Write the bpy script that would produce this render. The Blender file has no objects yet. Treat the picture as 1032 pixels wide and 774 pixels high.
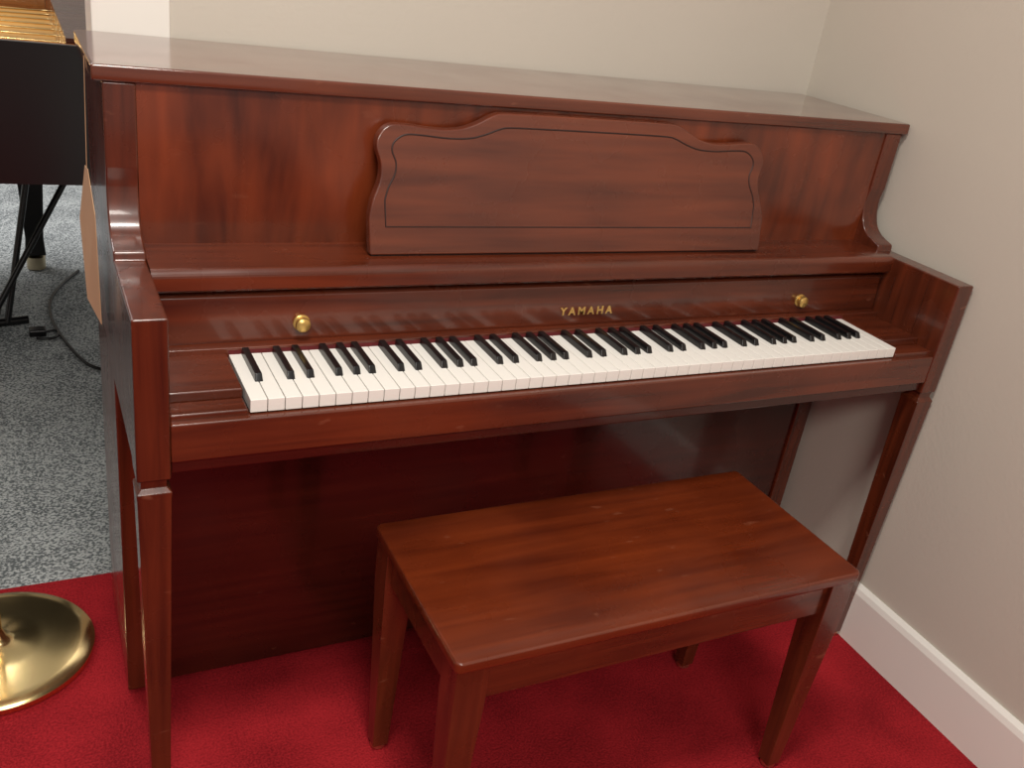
import bpy, bmesh, math
from mathutils import Matrix, Vector
# measured dimensions (metres)
p=dict(cx=-.859,cy=-1.663,cz=1.328,yaw=.521,pitch=.435,roll=.154,f=935.7,
 WL=.771,ZL=1.116,YLf=-.287,YLb=.042,tL=.022,yk=-.548,zk=.739,xo=.758,xi=.715,ZA=.866,YA=-.560,Zab=.624,YAb=-.343,
 YU=-.280,YC=-.284,xm=.391,YF=-.378,Zft=.819,Zfb=.748,xn=.502,Zn=.775,YR=-.558,ZRt=.717,ZRb=.661,YP=-.268,
 XW=.787,YW=.048,ws=.038,bh=.143,Yc=.110,bx0=-.396,bx1=.351,by0=-.828,by1=-.488,zb=.465,ZS=.868,YS=-.396,ZS2=.834,Zmt=1.089)
K=1.225/2
g=lambda n:p[n]
def lin(c):
    return tuple(((v/255)/12.92 if v/255<=.04045 else ((v/255+.055)/1.055)**2.4) for v in c)+(1,)
def newmat(name):
    m=bpy.data.materials.new(name); m.use_nodes=True
    return m,m.node_tree,m.node_tree.nodes['Principled BSDF']
def plain(name,col,rough=.5,metal=0,noise=0,nscale=5,bump=0,bscale=50,coat=0):
    m,t,b=newmat(name); N=t.nodes; Lk=t.links
    b.inputs['Roughness'].default_value=rough; b.inputs['Metallic'].default_value=metal
    b.inputs['Coat Weight'].default_value=coat
    tc=N.new('ShaderNodeTexCoord')
    n=N.new('ShaderNodeTexNoise'); n.inputs['Scale'].default_value=nscale; n.inputs['Detail'].default_value=4
    Lk.new(tc.outputs['Object'],n.inputs['Vector'])
    r=N.new('ShaderNodeValToRGB'); c1=lin(col)
    r.color_ramp.elements[0].position=.3; r.color_ramp.elements[1].position=.7
    r.color_ramp.elements[0].color=tuple(v*(1-noise) for v in c1[:3])+(1,)
    r.color_ramp.elements[1].color=tuple(min(1,v*(1+noise)) for v in c1[:3])+(1,)
    Lk.new(n.outputs['Fac'],r.inputs['Fac']); Lk.new(r.outputs['Color'],b.inputs['Base Color'])
    if bump:
        n2=N.new('ShaderNodeTexNoise'); n2.inputs['Scale'].default_value=bscale; n2.inputs['Detail'].default_value=3
        Lk.new(tc.outputs['Object'],n2.inputs['Vector'])
        bp=N.new('ShaderNodeBump'); bp.inputs['Strength'].default_value=bump; bp.inputs['Distance'].default_value=.003
        Lk.new(n2.outputs['Fac'],bp.inputs['Height']); Lk.new(bp.outputs['Normal'],b.inputs['Normal'])
    return m
def wood(name,dark,light,scale=(2,40,40),rough=.25,coat=.5,mixf=.42,big=3.2,scuff=.2):
    m,t,b=newmat(name); N=t.nodes; Lk=t.links
    tc=N.new('ShaderNodeTexCoord'); mp=N.new('ShaderNodeMapping'); mp.inputs['Scale'].default_value=scale
    Lk.new(tc.outputs['Object'],mp.inputs['Vector'])
    n=N.new('ShaderNodeTexNoise'); n.inputs['Scale'].default_value=1.6; n.inputs['Detail'].default_value=8; n.inputs['Distortion'].default_value=.4
    Lk.new(mp.outputs[0],n.inputs['Vector'])
    n2=N.new('ShaderNodeTexNoise'); n2.inputs['Scale'].default_value=big; n2.inputs['Detail'].default_value=3
    Lk.new(tc.outputs['Object'],n2.inputs['Vector'])
    mx=N.new('ShaderNodeMix'); mx.inputs[0].default_value=mixf
    Lk.new(n.outputs['Fac'],mx.inputs[2]); Lk.new(n2.outputs['Fac'],mx.inputs[3])
    r=N.new('ShaderNodeValToRGB'); e=r.color_ramp.elements
    e[0].position=.36; e[0].color=lin(dark); e[1].position=.64; e[1].color=lin(light)
    Lk.new(mx.outputs[0],r.inputs['Fac'])
    mp2=N.new('ShaderNodeMapping'); mp2.inputs['Scale'].default_value=(22,60,60); mp2.inputs['Rotation'].default_value=(.3,.5,.2)
    Lk.new(tc.outputs['Object'],mp2.inputs['Vector'])
    n4=N.new('ShaderNodeTexNoise'); n4.inputs['Scale'].default_value=1; n4.inputs['Detail'].default_value=2
    Lk.new(mp2.outputs[0],n4.inputs['Vector'])
    m4=N.new('ShaderNodeMapRange'); m4.inputs['From Min'].default_value=.70; m4.inputs['From Max'].default_value=.76; m4.inputs['To Max'].default_value=scuff
    Lk.new(n4.outputs['Fac'],m4.inputs['Value'])
    mc=N.new('ShaderNodeMix'); mc.data_type='RGBA'
    Lk.new(m4.outputs[0],mc.inputs[0]); Lk.new(r.outputs['Color'],mc.inputs[6]); mc.inputs[7].default_value=lin((150,96,72))
    Lk.new(mc.outputs[2],b.inputs['Base Color'])
    n3=N.new('ShaderNodeTexNoise'); n3.inputs['Scale'].default_value=7; n3.inputs['Detail'].default_value=5
    Lk.new(tc.outputs['Object'],n3.inputs['Vector'])
    mr=N.new('ShaderNodeMapRange'); mr.inputs['From Min'].default_value=.3; mr.inputs['From Max'].default_value=.7
    mr.inputs['To Min'].default_value=rough-.06; mr.inputs['To Max'].default_value=rough+.10
    Lk.new(n3.outputs['Fac'],mr.inputs['Value']); Lk.new(mr.outputs[0],b.inputs['Roughness'])
    b.inputs['Coat Weight'].default_value=coat; b.inputs['Coat Roughness'].default_value=.09
    return m
M_x=wood('cherry_wood_horizontal',(64,25,13),(102,44,23))
M_lid=wood('cherry_wood_lid',(72,31,18),(104,49,29),rough=.17,coat=.8)
M_z=wood('cherry_wood_vertical',(62,25,13),(100,43,23),(40,40,2),scuff=.35)
M_panel=wood('cherry_wood_panel',(66,25,12),(122,53,26),(16,16,3),mixf=.55,big=4,scuff=.08)
M_desk=wood('cherry_wood_desk',(74,30,17),(106,49,28),(2,30,30),scuff=.08)
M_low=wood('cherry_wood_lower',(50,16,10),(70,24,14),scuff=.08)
M_bench=wood('cherry_wood_bench',(80,28,11),(112,45,18),(2,30,30),rough=.27,mixf=.5,big=5)
M_groove=plain('dark_groove',(40,15,9),.5)
M_shadow=plain('painted_desk_shadow',(24,9,7),.6)  # shadow colour for the strip below the music desk
M_white=plain('white_key',(234,231,225),.2,noise=.01)
M_blk=plain('black_key',(16,15,17),.25)
M_gap=plain('key_shadow_gap',(20,15,13),.8)
M_felt=plain('red_felt',(90,14,18),.9,noise=.2,nscale=200)
M_brass=plain('polished_brass',(228,200,142),.2,1,noise=.05)
M_knob=plain('brass_knob_finish',(214,176,104),.32,.85,noise=.03)
M_gold=plain('gold_letter',(222,180,106),.35,.6)
M_tag=plain('kraft_paper',(190,152,116),.8,noise=.08)
M_wallb=plain('beige_paint',(197,189,177),.75,noise=.02,nscale=1.5,bump=.15,bscale=120)
M_trim=plain('white_trim_paint',(234,230,223),.4,noise=.01)
M_blackl=plain('black_lacquer',(13,13,15),.3)
M_plate=plain('gold_plate',(190,140,66),.4,.6,noise=.15)
M_honey=wood('honey_wood',(150,92,46),(190,126,68),scuff=0)
M_metal=plain('nickel',(205,190,160),.3,1)
M_shade=plain('linen_shade',(225,214,190),.9)
def carpet(name,c1,c2,sc,p0=.36,p1=.64,bigm=.35):
    m,t,b=newmat(name); N=t.nodes; Lk=t.links
    tc=N.new('ShaderNodeTexCoord')
    n=N.new('ShaderNodeTexNoise'); n.inputs['Scale'].default_value=sc; n.inputs['Detail'].default_value=3
    n2=N.new('ShaderNodeTexNoise'); n2.inputs['Scale'].default_value=6; n2.inputs['Detail'].default_value=6
    Lk.new(tc.outputs['Object'],n.inputs['Vector']); Lk.new(tc.outputs['Object'],n2.inputs['Vector'])
    mx=N.new('ShaderNodeMix'); mx.inputs[0].default_value=bigm
    Lk.new(n.outputs['Fac'],mx.inputs[2]); Lk.new(n2.outputs['Fac'],mx.inputs[3])
    r=N.new('ShaderNodeValToRGB'); e=r.color_ramp.elements
    e[0].position=p0; e[0].color=lin(c1); e[1].position=p1; e[1].color=lin(c2)
    Lk.new(mx.outputs[0],r.inputs['Fac']); Lk.new(r.outputs['Color'],b.inputs['Base Color'])
    b.inputs['Roughness'].default_value=.95; b.inputs['Specular IOR Level'].default_value=.1
    bp=N.new('ShaderNodeBump'); bp.inputs['Strength'].default_value=.7; bp.inputs['Distance'].default_value=.004
    Lk.new(n.outputs['Fac'],bp.inputs['Height']); Lk.new(bp.outputs['Normal'],b.inputs['Normal'])
    return m
M_red=carpet('red_carpet',(120,20,27),(168,36,43),240,.38,.62,.45)
M_grey=carpet('grey_carpet',(98,103,105),(184,188,188),170,.42,.58,.2)

def empty(name):
    e=bpy.data.objects.new(name,None); bpy.context.collection.objects.link(e); return e
def mk(name,bm,mat,parent=None,bevel=0,smooth=False,seg=2):
    bmesh.ops.recalc_face_normals(bm,faces=bm.faces)
    me=bpy.data.meshes.new(name); bm.to_mesh(me); bm.free()
    if mat: me.materials.append(mat)
    ob=bpy.data.objects.new(name,me); bpy.context.collection.objects.link(ob)
    if parent: ob.parent=parent
    if smooth:
        for f in me.polygons: f.use_smooth=True
    if bevel:
        b=ob.modifiers.new('bevel','BEVEL'); b.width=bevel; b.segments=seg; b.limit_method='ANGLE'; b.angle_limit=.6
        for f in me.polygons: f.use_smooth=True
        w=ob.modifiers.new('wn','WEIGHTED_NORMAL'); w.keep_sharp=True
    return ob
def addbox(bm,x0,x1,y0,y1,z0,z1):
    v=[bm.verts.new(q) for q in [(x0,y0,z0),(x1,y0,z0),(x1,y1,z0),(x0,y1,z0),(x0,y0,z1),(x1,y0,z1),(x1,y1,z1),(x0,y1,z1)]]
    for f in [(0,3,2,1),(4,5,6,7),(0,1,5,4),(1,2,6,5),(2,3,7,6),(3,0,4,7)]: bm.faces.new([v[i] for i in f])
    return v
def box(name,x0,x1,y0,y1,z0,z1,mat,parent=None,bevel=0):
    bm=bmesh.new(); addbox(bm,x0,x1,y0,y1,z0,z1); return mk(name,bm,mat,parent,bevel)
def prism(name,pts,axis,a,b,mat,parent=None,bevel=0,fn=None):
    def V(q,h):
        v={'x':(h,q[0],q[1]),'y':(q[0],h,q[1]),'z':(q[0],q[1],h)}[axis]
        return fn(v) if fn else v
    bm=bmesh.new(); A=[bm.verts.new(V(q,a)) for q in pts]; B=[bm.verts.new(V(q,b)) for q in pts]
    bm.faces.new(A); bm.faces.new(B[::-1])
    n=len(pts)
    for i in range(n): bm.faces.new([A[i],A[(i+1)%n],B[(i+1)%n],B[i]])
    return mk(name,bm,mat,parent,bevel)
def rings(name,secs,mat,parent=None,bevel=0):
    bm=bmesh.new(); prev=None
    for s in secs:
        v=[bm.verts.new(q) for q in [(s[0],s[2],s[4]),(s[1],s[2],s[4]),(s[1],s[3],s[4]),(s[0],s[3],s[4])]]
        if prev:
            for i in range(4): bm.faces.new([prev[i],prev[(i+1)%4],v[(i+1)%4],v[i]])
        else: bm.faces.new(v)
        prev=v
    bm.faces.new(prev[::-1])
    return mk(name,bm,mat,parent,bevel)
def lathe(name,prof,loc,mat,parent=None,axis='z',n=48):
    bm=bmesh.new(); R=[]
    for (r_,h) in prof:
        R.append([bm.verts.new((r_*math.cos(2*math.pi*i/n),r_*math.sin(2*math.pi*i/n),h)) for i in range(n)])
    for a,b in zip(R,R[1:]):
        for i in range(n): bm.faces.new([a[i],a[(i+1)%n],b[(i+1)%n],b[i]])
    bm.faces.new(R[0]); bm.faces.new(R[-1])
    if axis=='y': bmesh.ops.rotate(bm,verts=bm.verts,cent=(0,0,0),matrix=Matrix.Rotation(math.pi/2,3,'X'))
    bmesh.ops.translate(bm,verts=bm.verts,vec=loc)
    ob=mk(name,bm,mat,parent,0,True)
    es=ob.modifiers.new('es','EDGE_SPLIT'); es.split_angle=.7
    return ob
def tube(name,pts,rad,mat,parent=None,cyc=False,kind='POLY'):
    cu=bpy.data.curves.new(name,'CURVE'); cu.dimensions='3D'; cu.bevel_depth=rad; cu.bevel_resolution=3; cu.use_fill_caps=True
    s=cu.splines.new(kind); s.points.add(len(pts)-1)
    for q,pt in zip(s.points,pts): q.co=(*pt,1)
    if kind=='NURBS': s.order_u=3; s.use_endpoint_u=True
    s.use_cyclic_u=cyc; cu.materials.append(mat)
    ob=bpy.data.objects.new(name,cu); bpy.context.collection.objects.link(ob)
    if parent: ob.parent=parent
    return ob
def catmull(pts,k=6):
    out=[]; n=len(pts)
    for i in range(n-1):
        p0=pts[max(i-1,0)];p1=pts[i];p2=pts[i+1];p3=pts[min(i+2,n-1)]
        for j in range(k):
            t=j/k
            out.append(tuple(.5*((2*p1[a])+(-p0[a]+p2[a])*t+(2*p0[a]-5*p1[a]+4*p2[a]-p3[a])*t*t+(-p0[a]+3*p1[a]-3*p2[a]+p3[a])*t**3) for a in (0,1)))
    out.append(pts[-1]); return out

# ------------------------------------------------------------------ piano
WL,ZL,YLf,YLb,tL=g('WL'),g('ZL'),g('YLf'),g('YLb'),g('tL')
xo,xi,ZA,YA,Zab,YAb,YU,YC=[g(k) for k in 'xo xi ZA YA Zab YAb YU YC'.split()]
yk,zk,YF,Zft,Zfb,YR,ZRt,ZRb,YP,ZS,YS,ZS2=[g(k) for k in 'yk zk YF Zft Zfb YR ZRt ZRb YP ZS YS ZS2'.split()]
YB=YLb-.01; ZT=ZL-tL; T=xo-xi
pi_=empty('upright_piano')
zc=ZA+.085
prof=[(YB,.012),(YB,ZT),(YC,ZT),(YC,zc+.03)]
for q in catmull([(YC,zc+.03),(YC+.004,zc),(YC-.004,zc-.035),(YC-.024,ZA+.026),(YAb-.004,ZA+.012)],5)[1:]: prof.append(q)
prof+= [(YAb-.006,ZA),(YA,ZA),(YA,Zab+.012),(YA+T,Zab+.012),(YA+T+.01,ZRb-.015),(YP,ZRb-.015),(YP,.012)]
for s,nm in ((-1,'side_panel_bass'),(1,'side_panel_treble')):
    prism(nm,prof,'x',s*xi,s*xo,M_z,pi_,.003)
    a,b=sorted((s*xi,s*xo))
    I=.005
    rings('leg_'+('bass' if s<0 else 'treble'),[(a+I,b-I,YA+I,YA+T-I,Zab+.012),(a+I,b-I,YA+I,YA+T-I,Zab),(a-.001,b+.001,YA-.001,YA+T+.001,Zab-.007),(a,b,YA,YA+T,Zab-.018),(a+.009,b-.009,YA+.009,YA+T-.009,.012)],M_z,pi_,.0012)
    lathe('glide_'+('bass' if s<0 else 'treble'),[(.012,0),(.013,.004),(.012,.013)],((a+b)/2,YA+T/2,0),M_metal,pi_,n=20)
    rings('plinth_'+('bass' if s<0 else 'treble'),[(a+.004,b-.004,YP+.02,YB-.02,0),(a+.004,b-.004,YP+.02,YB-.02,.0125)],M_gap,pi_)
box('lid',-WL,WL,YLf,YLb,ZT,ZL,M_lid,pi_,.0035)
box('upper_panel',-xi,xi,YU,YU+.02,ZS-.02,ZT,M_panel,pi_)
box('back_frame',-xi,xi,YB-.05,YB,.03,ZT-.002,M_gap,pi_)
sp=[(YU+.01,ZS),(YS+.012,ZS)]
for i in range(1,7):
    a=math.pi/2*i/6; sp.append((YS+.012-.012*math.sin(a),ZS-.012+.012*math.cos(a)))
sp+=[(YS,ZS2+.004),(YS+.004,ZS2),(YU+.01,ZS2)]
prism('shelf',sp,'x',-xi,xi,M_x,pi_)
fb=[(YF,Zft),(YF+.006,Zft+.006),(YF+.03,Zft+.006),(YF+.05,Zft+.006),(YF+.05,Zfb),(YF-.002,Zfb),(YF-.004,Zfb+.006)]
prism('fallboard',fb,'x',-xi,xi,M_x,pi_,.0015)
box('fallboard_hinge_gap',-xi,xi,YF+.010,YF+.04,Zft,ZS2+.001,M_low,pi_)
for s in (-1,1):
    nm='bass' if s<0 else 'treble'
    lathe('knob_'+nm,[(.006,0),(.006,.006),(.0100,.009),(.0115,.013),(.0108,.017),(.0075,.0195),(.003,.0205)],(s*g('xn'),YF+.001,g('Zn')+.001),M_knob,pi_,'y',28)
    lathe('knob_plate_'+nm,[(.013,0),(.013,.006),(.011,.0075)],(s*g('xn'),YF+.001,g('Zn')+.001),M_knob,pi_,'y',28)
cu=bpy.data.curves.new('logo','FONT'); cu.body='YAMAHA'; cu.size=.020; cu.space_character=1.48; cu.align_x='CENTER'; cu.align_y='CENTER'; cu.extrude=.0006; cu.offset=.0004
cu.materials.append(M_gold); lo=bpy.data.objects.new('logo_lettering',cu); bpy.context.collection.objects.link(lo)
lo.location=(.003,YF-.0035,g('Zn')-.001); lo.rotation_euler=(math.pi/2,0,0); lo.parent=pi_
# music desk: leans back against the panel, stands on the shelf
Zm=ZS+.002; Zmt,xm=g('Zmt'),g('xm')
half=[(.392,0),(.394,.06),(.388,.088),(.377,.118),(.375,.144),(.382,.170),(.378,.190),(.360,.206),(.330,.207),(.285,.203),(.245,.205),(.215,.215),(.185,.230),(.162,.234),(.08,.235),(0,.235)]
hs=(Zmt-Zm)/.235; xs=xm/.392
hc=[half[0]]+catmull(half[1:],5)
full=[(-a*xs,Zm+b*hs) for a,b in hc]+[(a*xs,Zm+b*hs) for a,b in hc[::-1][1:]]
dF=-.350; dT=-.300
def lean(v):
    t=(v[2]-Zm)/(Zmt-Zm)
    return (v[0],v[1]+(dT-dF)*t,v[2])
prism('music_desk',full,'y',dF,dF+.018,M_desk,pi_,.0028,lean)
ins=[(-a*xs*.935,Zm+(.046+b/.235*.166)*hs) for a,b in hc]+[(a*xs*.935,Zm+(.046+b/.235*.166)*hs) for a,b in hc[::-1][1:]]
tube('music_desk_groove',[(a,lean((a,dF,b))[1]+.0003,b) for a,b in ins],.0014,M_groove,pi_,True)
box('music_desk_shadow_strip',-xm+.004,xm-.004,dF+.004,dF+.02,ZS-.0005,Zm+.001,M_shadow,pi_)  # dark strip painted as the shadow line under the desk edge
for s in (-1,1):
    box('music_desk_bracket_'+('bass' if s<0 else 'treble'),s*.25-.012,s*.25+.012,dF+.03,YU+.001,ZS-.0005,ZS+.09,M_low,pi_)
# keys
bm=bmesh.new(); w=1.225/52; kb=yk+.148
for i in range(52):
    x0=-K+i*w
    addbox(bm,x0+.0005,x0+w-.0005,yk,kb,zk-.019,zk)
mk('white_keys',bm,M_white,pi_,.0009)
bm=bmesh.new()
oct_=['A','B','C','D','E','F','G']
off={'A':.0,'C':-.0022,'D':.0022,'F':-.003,'G':0}
for i in range(51):
    n=oct_[i%7]
    if n in off:
        xc=-K+(i+1)*w+off[n]
        bw=.0058
        v=addbox(bm,xc-bw,xc+bw,yk+.052,kb,zk-.002,zk+.0105)
        for q in v[4:]: q.co.x=xc+(q.co.x-xc)*.82
        for q in (v[4],v[5]): q.co.y+=.007
mk('black_keys',bm,M_blk,pi_,.0012)
box('key_frame',-K-.002,K+.002,yk+.02,YF+.03,zk-.03,zk-.0195,M_gap,pi_)
box('name_rail',-xi,xi,kb+.0006,YF+.01,zk-.019,Zfb+.001,M_x,pi_,.002)
box('name_felt',-K,K,kb+.0002,kb+.003,zk-.005,Zfb-.003,M_felt,pi_)
for s in (-1,1):
    a,b=sorted((s*(K+.002),s*xi))
    nm='bass' if s<0 else 'treble'
    box('key_block_'+nm,a,b,yk+.035,YF+.03,ZRb+.02,zk+.001,M_x,pi_,.003)
    box('key_block_step_'+nm,a,b,YR+.008,yk+.034,ZRb+.02,ZRt+.010,M_x,pi_,.003)
box('key_slip',-xi,xi,YR-.002,yk+.02,ZRb,ZRt+.001,M_x,pi_,.003)
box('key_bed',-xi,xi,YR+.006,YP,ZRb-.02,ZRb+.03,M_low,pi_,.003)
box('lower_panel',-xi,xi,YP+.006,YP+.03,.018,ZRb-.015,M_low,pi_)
for i in range(3):
    cxp=(i-1)*.075
    rings('pedal_%d'%(i+1),[(cxp-.014,cxp+.014,YP-.07,YP+.01,.035),(cxp-.012,cxp+.012,YP-.068,YP+.01,.045)],M_brass,pi_,.003)
# ------------------------------------------------------------------ tag
tg=empty('price_tag')
bm=bmesh.new()
tv=[(-WL-.005,-.205,.955),(-WL-.007,-.18,.955),(-WL-.015,-.125,.86),(-WL-.012,-.15,.735),(-WL+.001,-.235,.725),(-WL-.001,-.245,.90)]
a=[bm.verts.new(q) for q in tv]; b=[bm.verts.new((q[0]+.001,q[1],q[2])) for q in tv]
bm.faces.new(a); bm.faces.new(b[::-1])
n_=len(tv)
for i in range(n_): bm.faces.new([a[i],a[(i+1)%n_],b[(i+1)%n_],b[i]])
mk('paper',bm,M_tag,tg)
tube('string',[(-WL-.005,-.19,.955),(-WL-.001,-.19,ZL-.005)],.0006,M_tag,tg)
# ------------------------------------------------------------------ bench
bx0,bx1,by0,by1,zb=[g(k) for k in 'bx0 bx1 by0 by1 zb'.split()]
be=empty('piano_bench')
def rrect(x0,x1,y0,y1,r,n=5):
    out=[]
    for cx_,cy_,a0 in ((x1-r,y1-r,0),(x0+r,y1-r,90),(x0+r,y0+r,180),(x1-r,y0+r,270)):
        for i in range(n+1):
            t=math.radians(a0+90*i/n); out.append((cx_+r*math.cos(t),cy_+r*math.sin(t)))
    return out
prism('bench_top',rrect(bx0,bx1,by0,by1,.010),'z',zb-.019,zb,M_bench,be,.004)
A=.014; lw=.050; e=.005
box('apron_front',bx0+A,bx1-A,by0+A,by0+A+.018,zb-.085,zb-.019,M_x,be,.001)
box('apron_back',bx0+A,bx1-A,by1-A-.018,by1-A,zb-.085,zb-.019,M_x,be,.001)
box('apron_left',bx0+A,bx0+A+.018,by0+A+.019,by1-A-.019,zb-.085,zb-.019,M_x,be,.001)
box('apron_right',bx1-A-.018,bx1-A,by0+A+.019,by1-A-.019,zb-.085,zb-.019,M_x,be,.001)
box('storage_bottom',bx0+A+.02,bx1-A-.02,by0+A+.02,by1-A-.02,zb-.08,zb-.072,M_low,be)
k=0
for sx in (0,1):
    for sy in (0,1):
        k+=1
        x0=bx0+e if sx==0 else bx1-e-lw
        y0=by0+e if sy==0 else by1-e-lw
        t=.022; u=.012
        xa,xb=(x0+u,x0+lw-t+u) if sx==0 else (x0+t-u,x0+lw-u)
        ya,yb=(y0+u,y0+lw-t+u) if sy==0 else (y0+t-u,y0+lw-u)
        rings('bench_leg_%d'%k,[(x0,x0+lw,y0,y0+lw,zb-.019),(x0,x0+lw,y0,y0+lw,zb-.09),(xa,xb,ya,yb,.01)],M_z,be,.0015)
        lathe('bench_glide_%d'%k,[(.011,0),(.014,.003),(.013,.011)],((xa+xb)/2,(ya+yb)/2,0),M_metal,be,n=20)
# ------------------------------------------------------------------ room
XW,YW,ws,bh,Yc=g('XW'),g('YW'),g('ws'),g('bh'),g('Yc')
def X(y): return XW+ws*y
prism('wall_right',[(X(YW+.1),YW+.1),(X(-4.5),-4.5),(X(-4.5)+.1,-4.5),(X(YW+.1)+.1,YW+.1)],'z',0,2.8,M_wallb)
box('wall_back',-.625,X(YW),YW,YW+.1,0,2.8,M_wallb)
box('trim_1',-.745,-.625,YW-.004,YW+.12,0,2.8,M_trim,None,.003)
bb=[(0,0),(-.015,0),(-.015,bh-.02),(-.011,bh-.008),(-.004,bh),(0,bh)]
bm=bmesh.new(); A0=[bm.verts.new((X(YW)+q[0]-.0005,YW,q[1])) for q in bb]; B0=[bm.verts.new((X(-4.5)+q[0]-.0005,-4.5,q[1])) for q in bb]
bm.faces.new(A0); bm.faces.new(B0[::-1])
for i in range(6): bm.faces.new([A0[i],A0[(i+1)%6],B0[(i+1)%6],B0[i]])
mk('baseboard_right',bm,M_trim)
bm=bmesh.new(); addbox(bm,-5,3,-5,Yc,-.05,0); mk('floor',bm,M_red)
bm=bmesh.new(); addbox(bm,-5,3,Yc,7,-.05,-.002); mk('floor_grey_carpet',bm,M_grey)
box('wall_far',-5,3,7,7.1,0,2.8,M_wallb)
box('wall_left',-5.1,-5,-5,7.1,0,2.8,M_wallb)
# ------------------------------------------------------------------ floor lamp
fl=empty('floor_lamp'); fx,fy=-.967,-.088
lathe('base',[(.162,0),(.166,.004),(.166,.014),(.160,.019),(.14,.023),(.08,.030),(.03,.036),(.016,.045),(.010,.06)],(fx,fy,0),M_brass,fl,n=96)
lathe('pole',[(.010,.05),(.010,1.45)],(fx,fy,0),M_brass,fl,n=24)
lathe('shade',[(.20,1.42),(.12,1.68)],(fx,fy,0),M_shade,fl)
# ------------------------------------------------------------------ grand piano behind
gp=empty('grand_piano')
ol=[(-.4,.72),(-2.6,.72),(-2.75,.78),(-2.8,.95),(-2.7,1.15),(-2.3,1.3),(-1.8,1.6),(-1.5,1.95),(-1.2,2.2),(-.4,2.2)]
def inset(f,cx_=-1.3,cy_=1.35): return [(cx_+(a-cx_)*f,cy_+(b-cy_)*f) for a,b in ol]
def ringprism(name,o1,o2,z0,z1,mat,par):
    bm=bmesh.new(); n=len(o1)
    q=[[bm.verts.new((a,b,z)) for a,b in oo] for oo in (o1,o2) for z in (z0,z1)]
    for i in range(n):
        j=(i+1)%n
        for a,b in ((0,1),(1,3),(3,2),(2,0)): bm.faces.new([q[a][i],q[a][j],q[b][j],q[b][i]])
    return mk(name,bm,mat,par)
ringprism('rim',ol,inset(.975),.68,.995,M_blackl,gp)
ringprism('inner_rim',inset(.9745),inset(.90),.75,.99,M_honey,gp)
prism('soundboard',inset(.93),'z',.80,.82,M_honey,gp)
prism('plate',inset(.80),'z',.90,.92,M_plate,gp,.004)
prism('underside',inset(.96),'z',.70,.72,M_gap,gp)
for i in range(9):
    tube('string_band_%d'%(i+1),[(-.6,1.0+i*.12,.93),(-2.2+i*.12,1.0+i*.1,.93)],.003,M_brass,gp)
box('pin_block',-.75,-.45,.80,2.1,.90,1.0,M_low,gp)
for i,(a,b) in enumerate([(-.84,2.05),(-.62,.92),(-2.4,1.05)]):
    rings('grand_leg_%d'%(i+1),[(a-.035,a+.035,b-.035,b+.035,.06),(a-.03,a+.03,b-.03,b+.03,.12),(a-.06,a+.06,b-.06,b+.06,.70)],M_blackl,gp,.004)
    lathe('caster_%d'%(i+1),[(.02,0),(.032,.005),(.032,.05),(.015,.06)],(a,b,-.002),M_metal,gp,n=24)
st=empty('folding_stand')
sx0=.05
tube('stand_leg_1',[(-1.05+sx0,1.45,.012),(-.70+sx0,1.62,.62)],.010,M_blk,st)
tube('stand_leg_2',[(-.99+sx0,1.50,.012),(-.87+sx0,1.62,.62)],.010,M_blk,st)
tube('stand_foot_1',[(-1.05+sx0,1.30,.012),(-1.02+sx0,1.62,.012)],.014,M_blk,st)
tube('stand_foot_2',[(-1.02+sx0,1.50,.012),(-.93+sx0,1.52,.012)],.014,M_blk,st)
tube('stand_crossbar',[(-.97+sx0,1.62,.62),(-.65+sx0,1.62,.62)],.010,M_blk,st)
cb=empty('power_cable')
tube('cable',[(-.70,2.0,.004),(-.80,1.80,.004),(-.82,1.55,.004),(-.76,1.25,.004),(-.70,1.1,.004),(-.5,1.0,.004)],.005,M_blk,cb,kind='NURBS')
pl=empty('power_plug')
box('plug_body',-.88,-.83,1.40,1.44,-.002,.022,M_blk,pl,.005)
tube('plug_cord',[(-.84,1.42,.006),(-.79,1.46,.004),(-.80,1.36,.004),(-.86,1.38,.004)],.004,M_blk,pl,kind='NURBS')
# ------------------------------------------------------------------ lights
def area(name,loc,rot,sx,sy,pw,col):
    l=bpy.data.lights.new(name,'AREA'); l.shape='RECTANGLE'; l.size=sx; l.size_y=sy; l.energy=pw; l.color=col
    ob=bpy.data.objects.new(name,l); bpy.context.collection.objects.link(ob); ob.location=loc; ob.rotation_euler=rot
area('ceiling_light_a',(-.7,-1.2,2.75),(0,0,0),.5,.35,38,(1,.94,.86))
area('ceiling_light_b',(-1.0,-3.2,2.75),(.45,0,-.25),1.2,.6,56,(1,.94,.86))
area('ceiling_light_c',(-2,2.4,2.75),(0,0,0),2,1.4,115,(1,.98,.97))
W=bpy.data.worlds.new('w'); bpy.context.scene.world=W; W.use_nodes=True
W.node_tree.nodes['Background'].inputs[0].default_value=(1,.96,.91,1); W.node_tree.nodes['Background'].inputs[1].default_value=.37
try: bpy.context.scene.view_settings.view_transform='Standard'
except Exception: pass
# ------------------------------------------------------------------ camera
y,t,r=p['yaw'],p['pitch'],p['roll']
F=Vector((math.sin(y)*math.cos(t),math.cos(y)*math.cos(t),-math.sin(t)))
R0=Vector((math.cos(y),-math.sin(y),0)); U0=R0.cross(F)
R=math.cos(r)*R0+math.sin(r)*U0; U=-math.sin(r)*R0+math.cos(r)*U0
cd=bpy.data.cameras.new('camera'); cd.sensor_width=36; cd.lens=p['f']/1032*36; cd.clip_start=.02
co=bpy.data.objects.new('camera',cd); bpy.context.collection.objects.link(co)
co.matrix_world=Matrix(((R[0],U[0],-F[0],p['cx']),(R[1],U[1],-F[1],p['cy']),(R[2],U[2],-F[2],p['cz']),(0,0,0,1)))
bpy.context.scene.camera=co
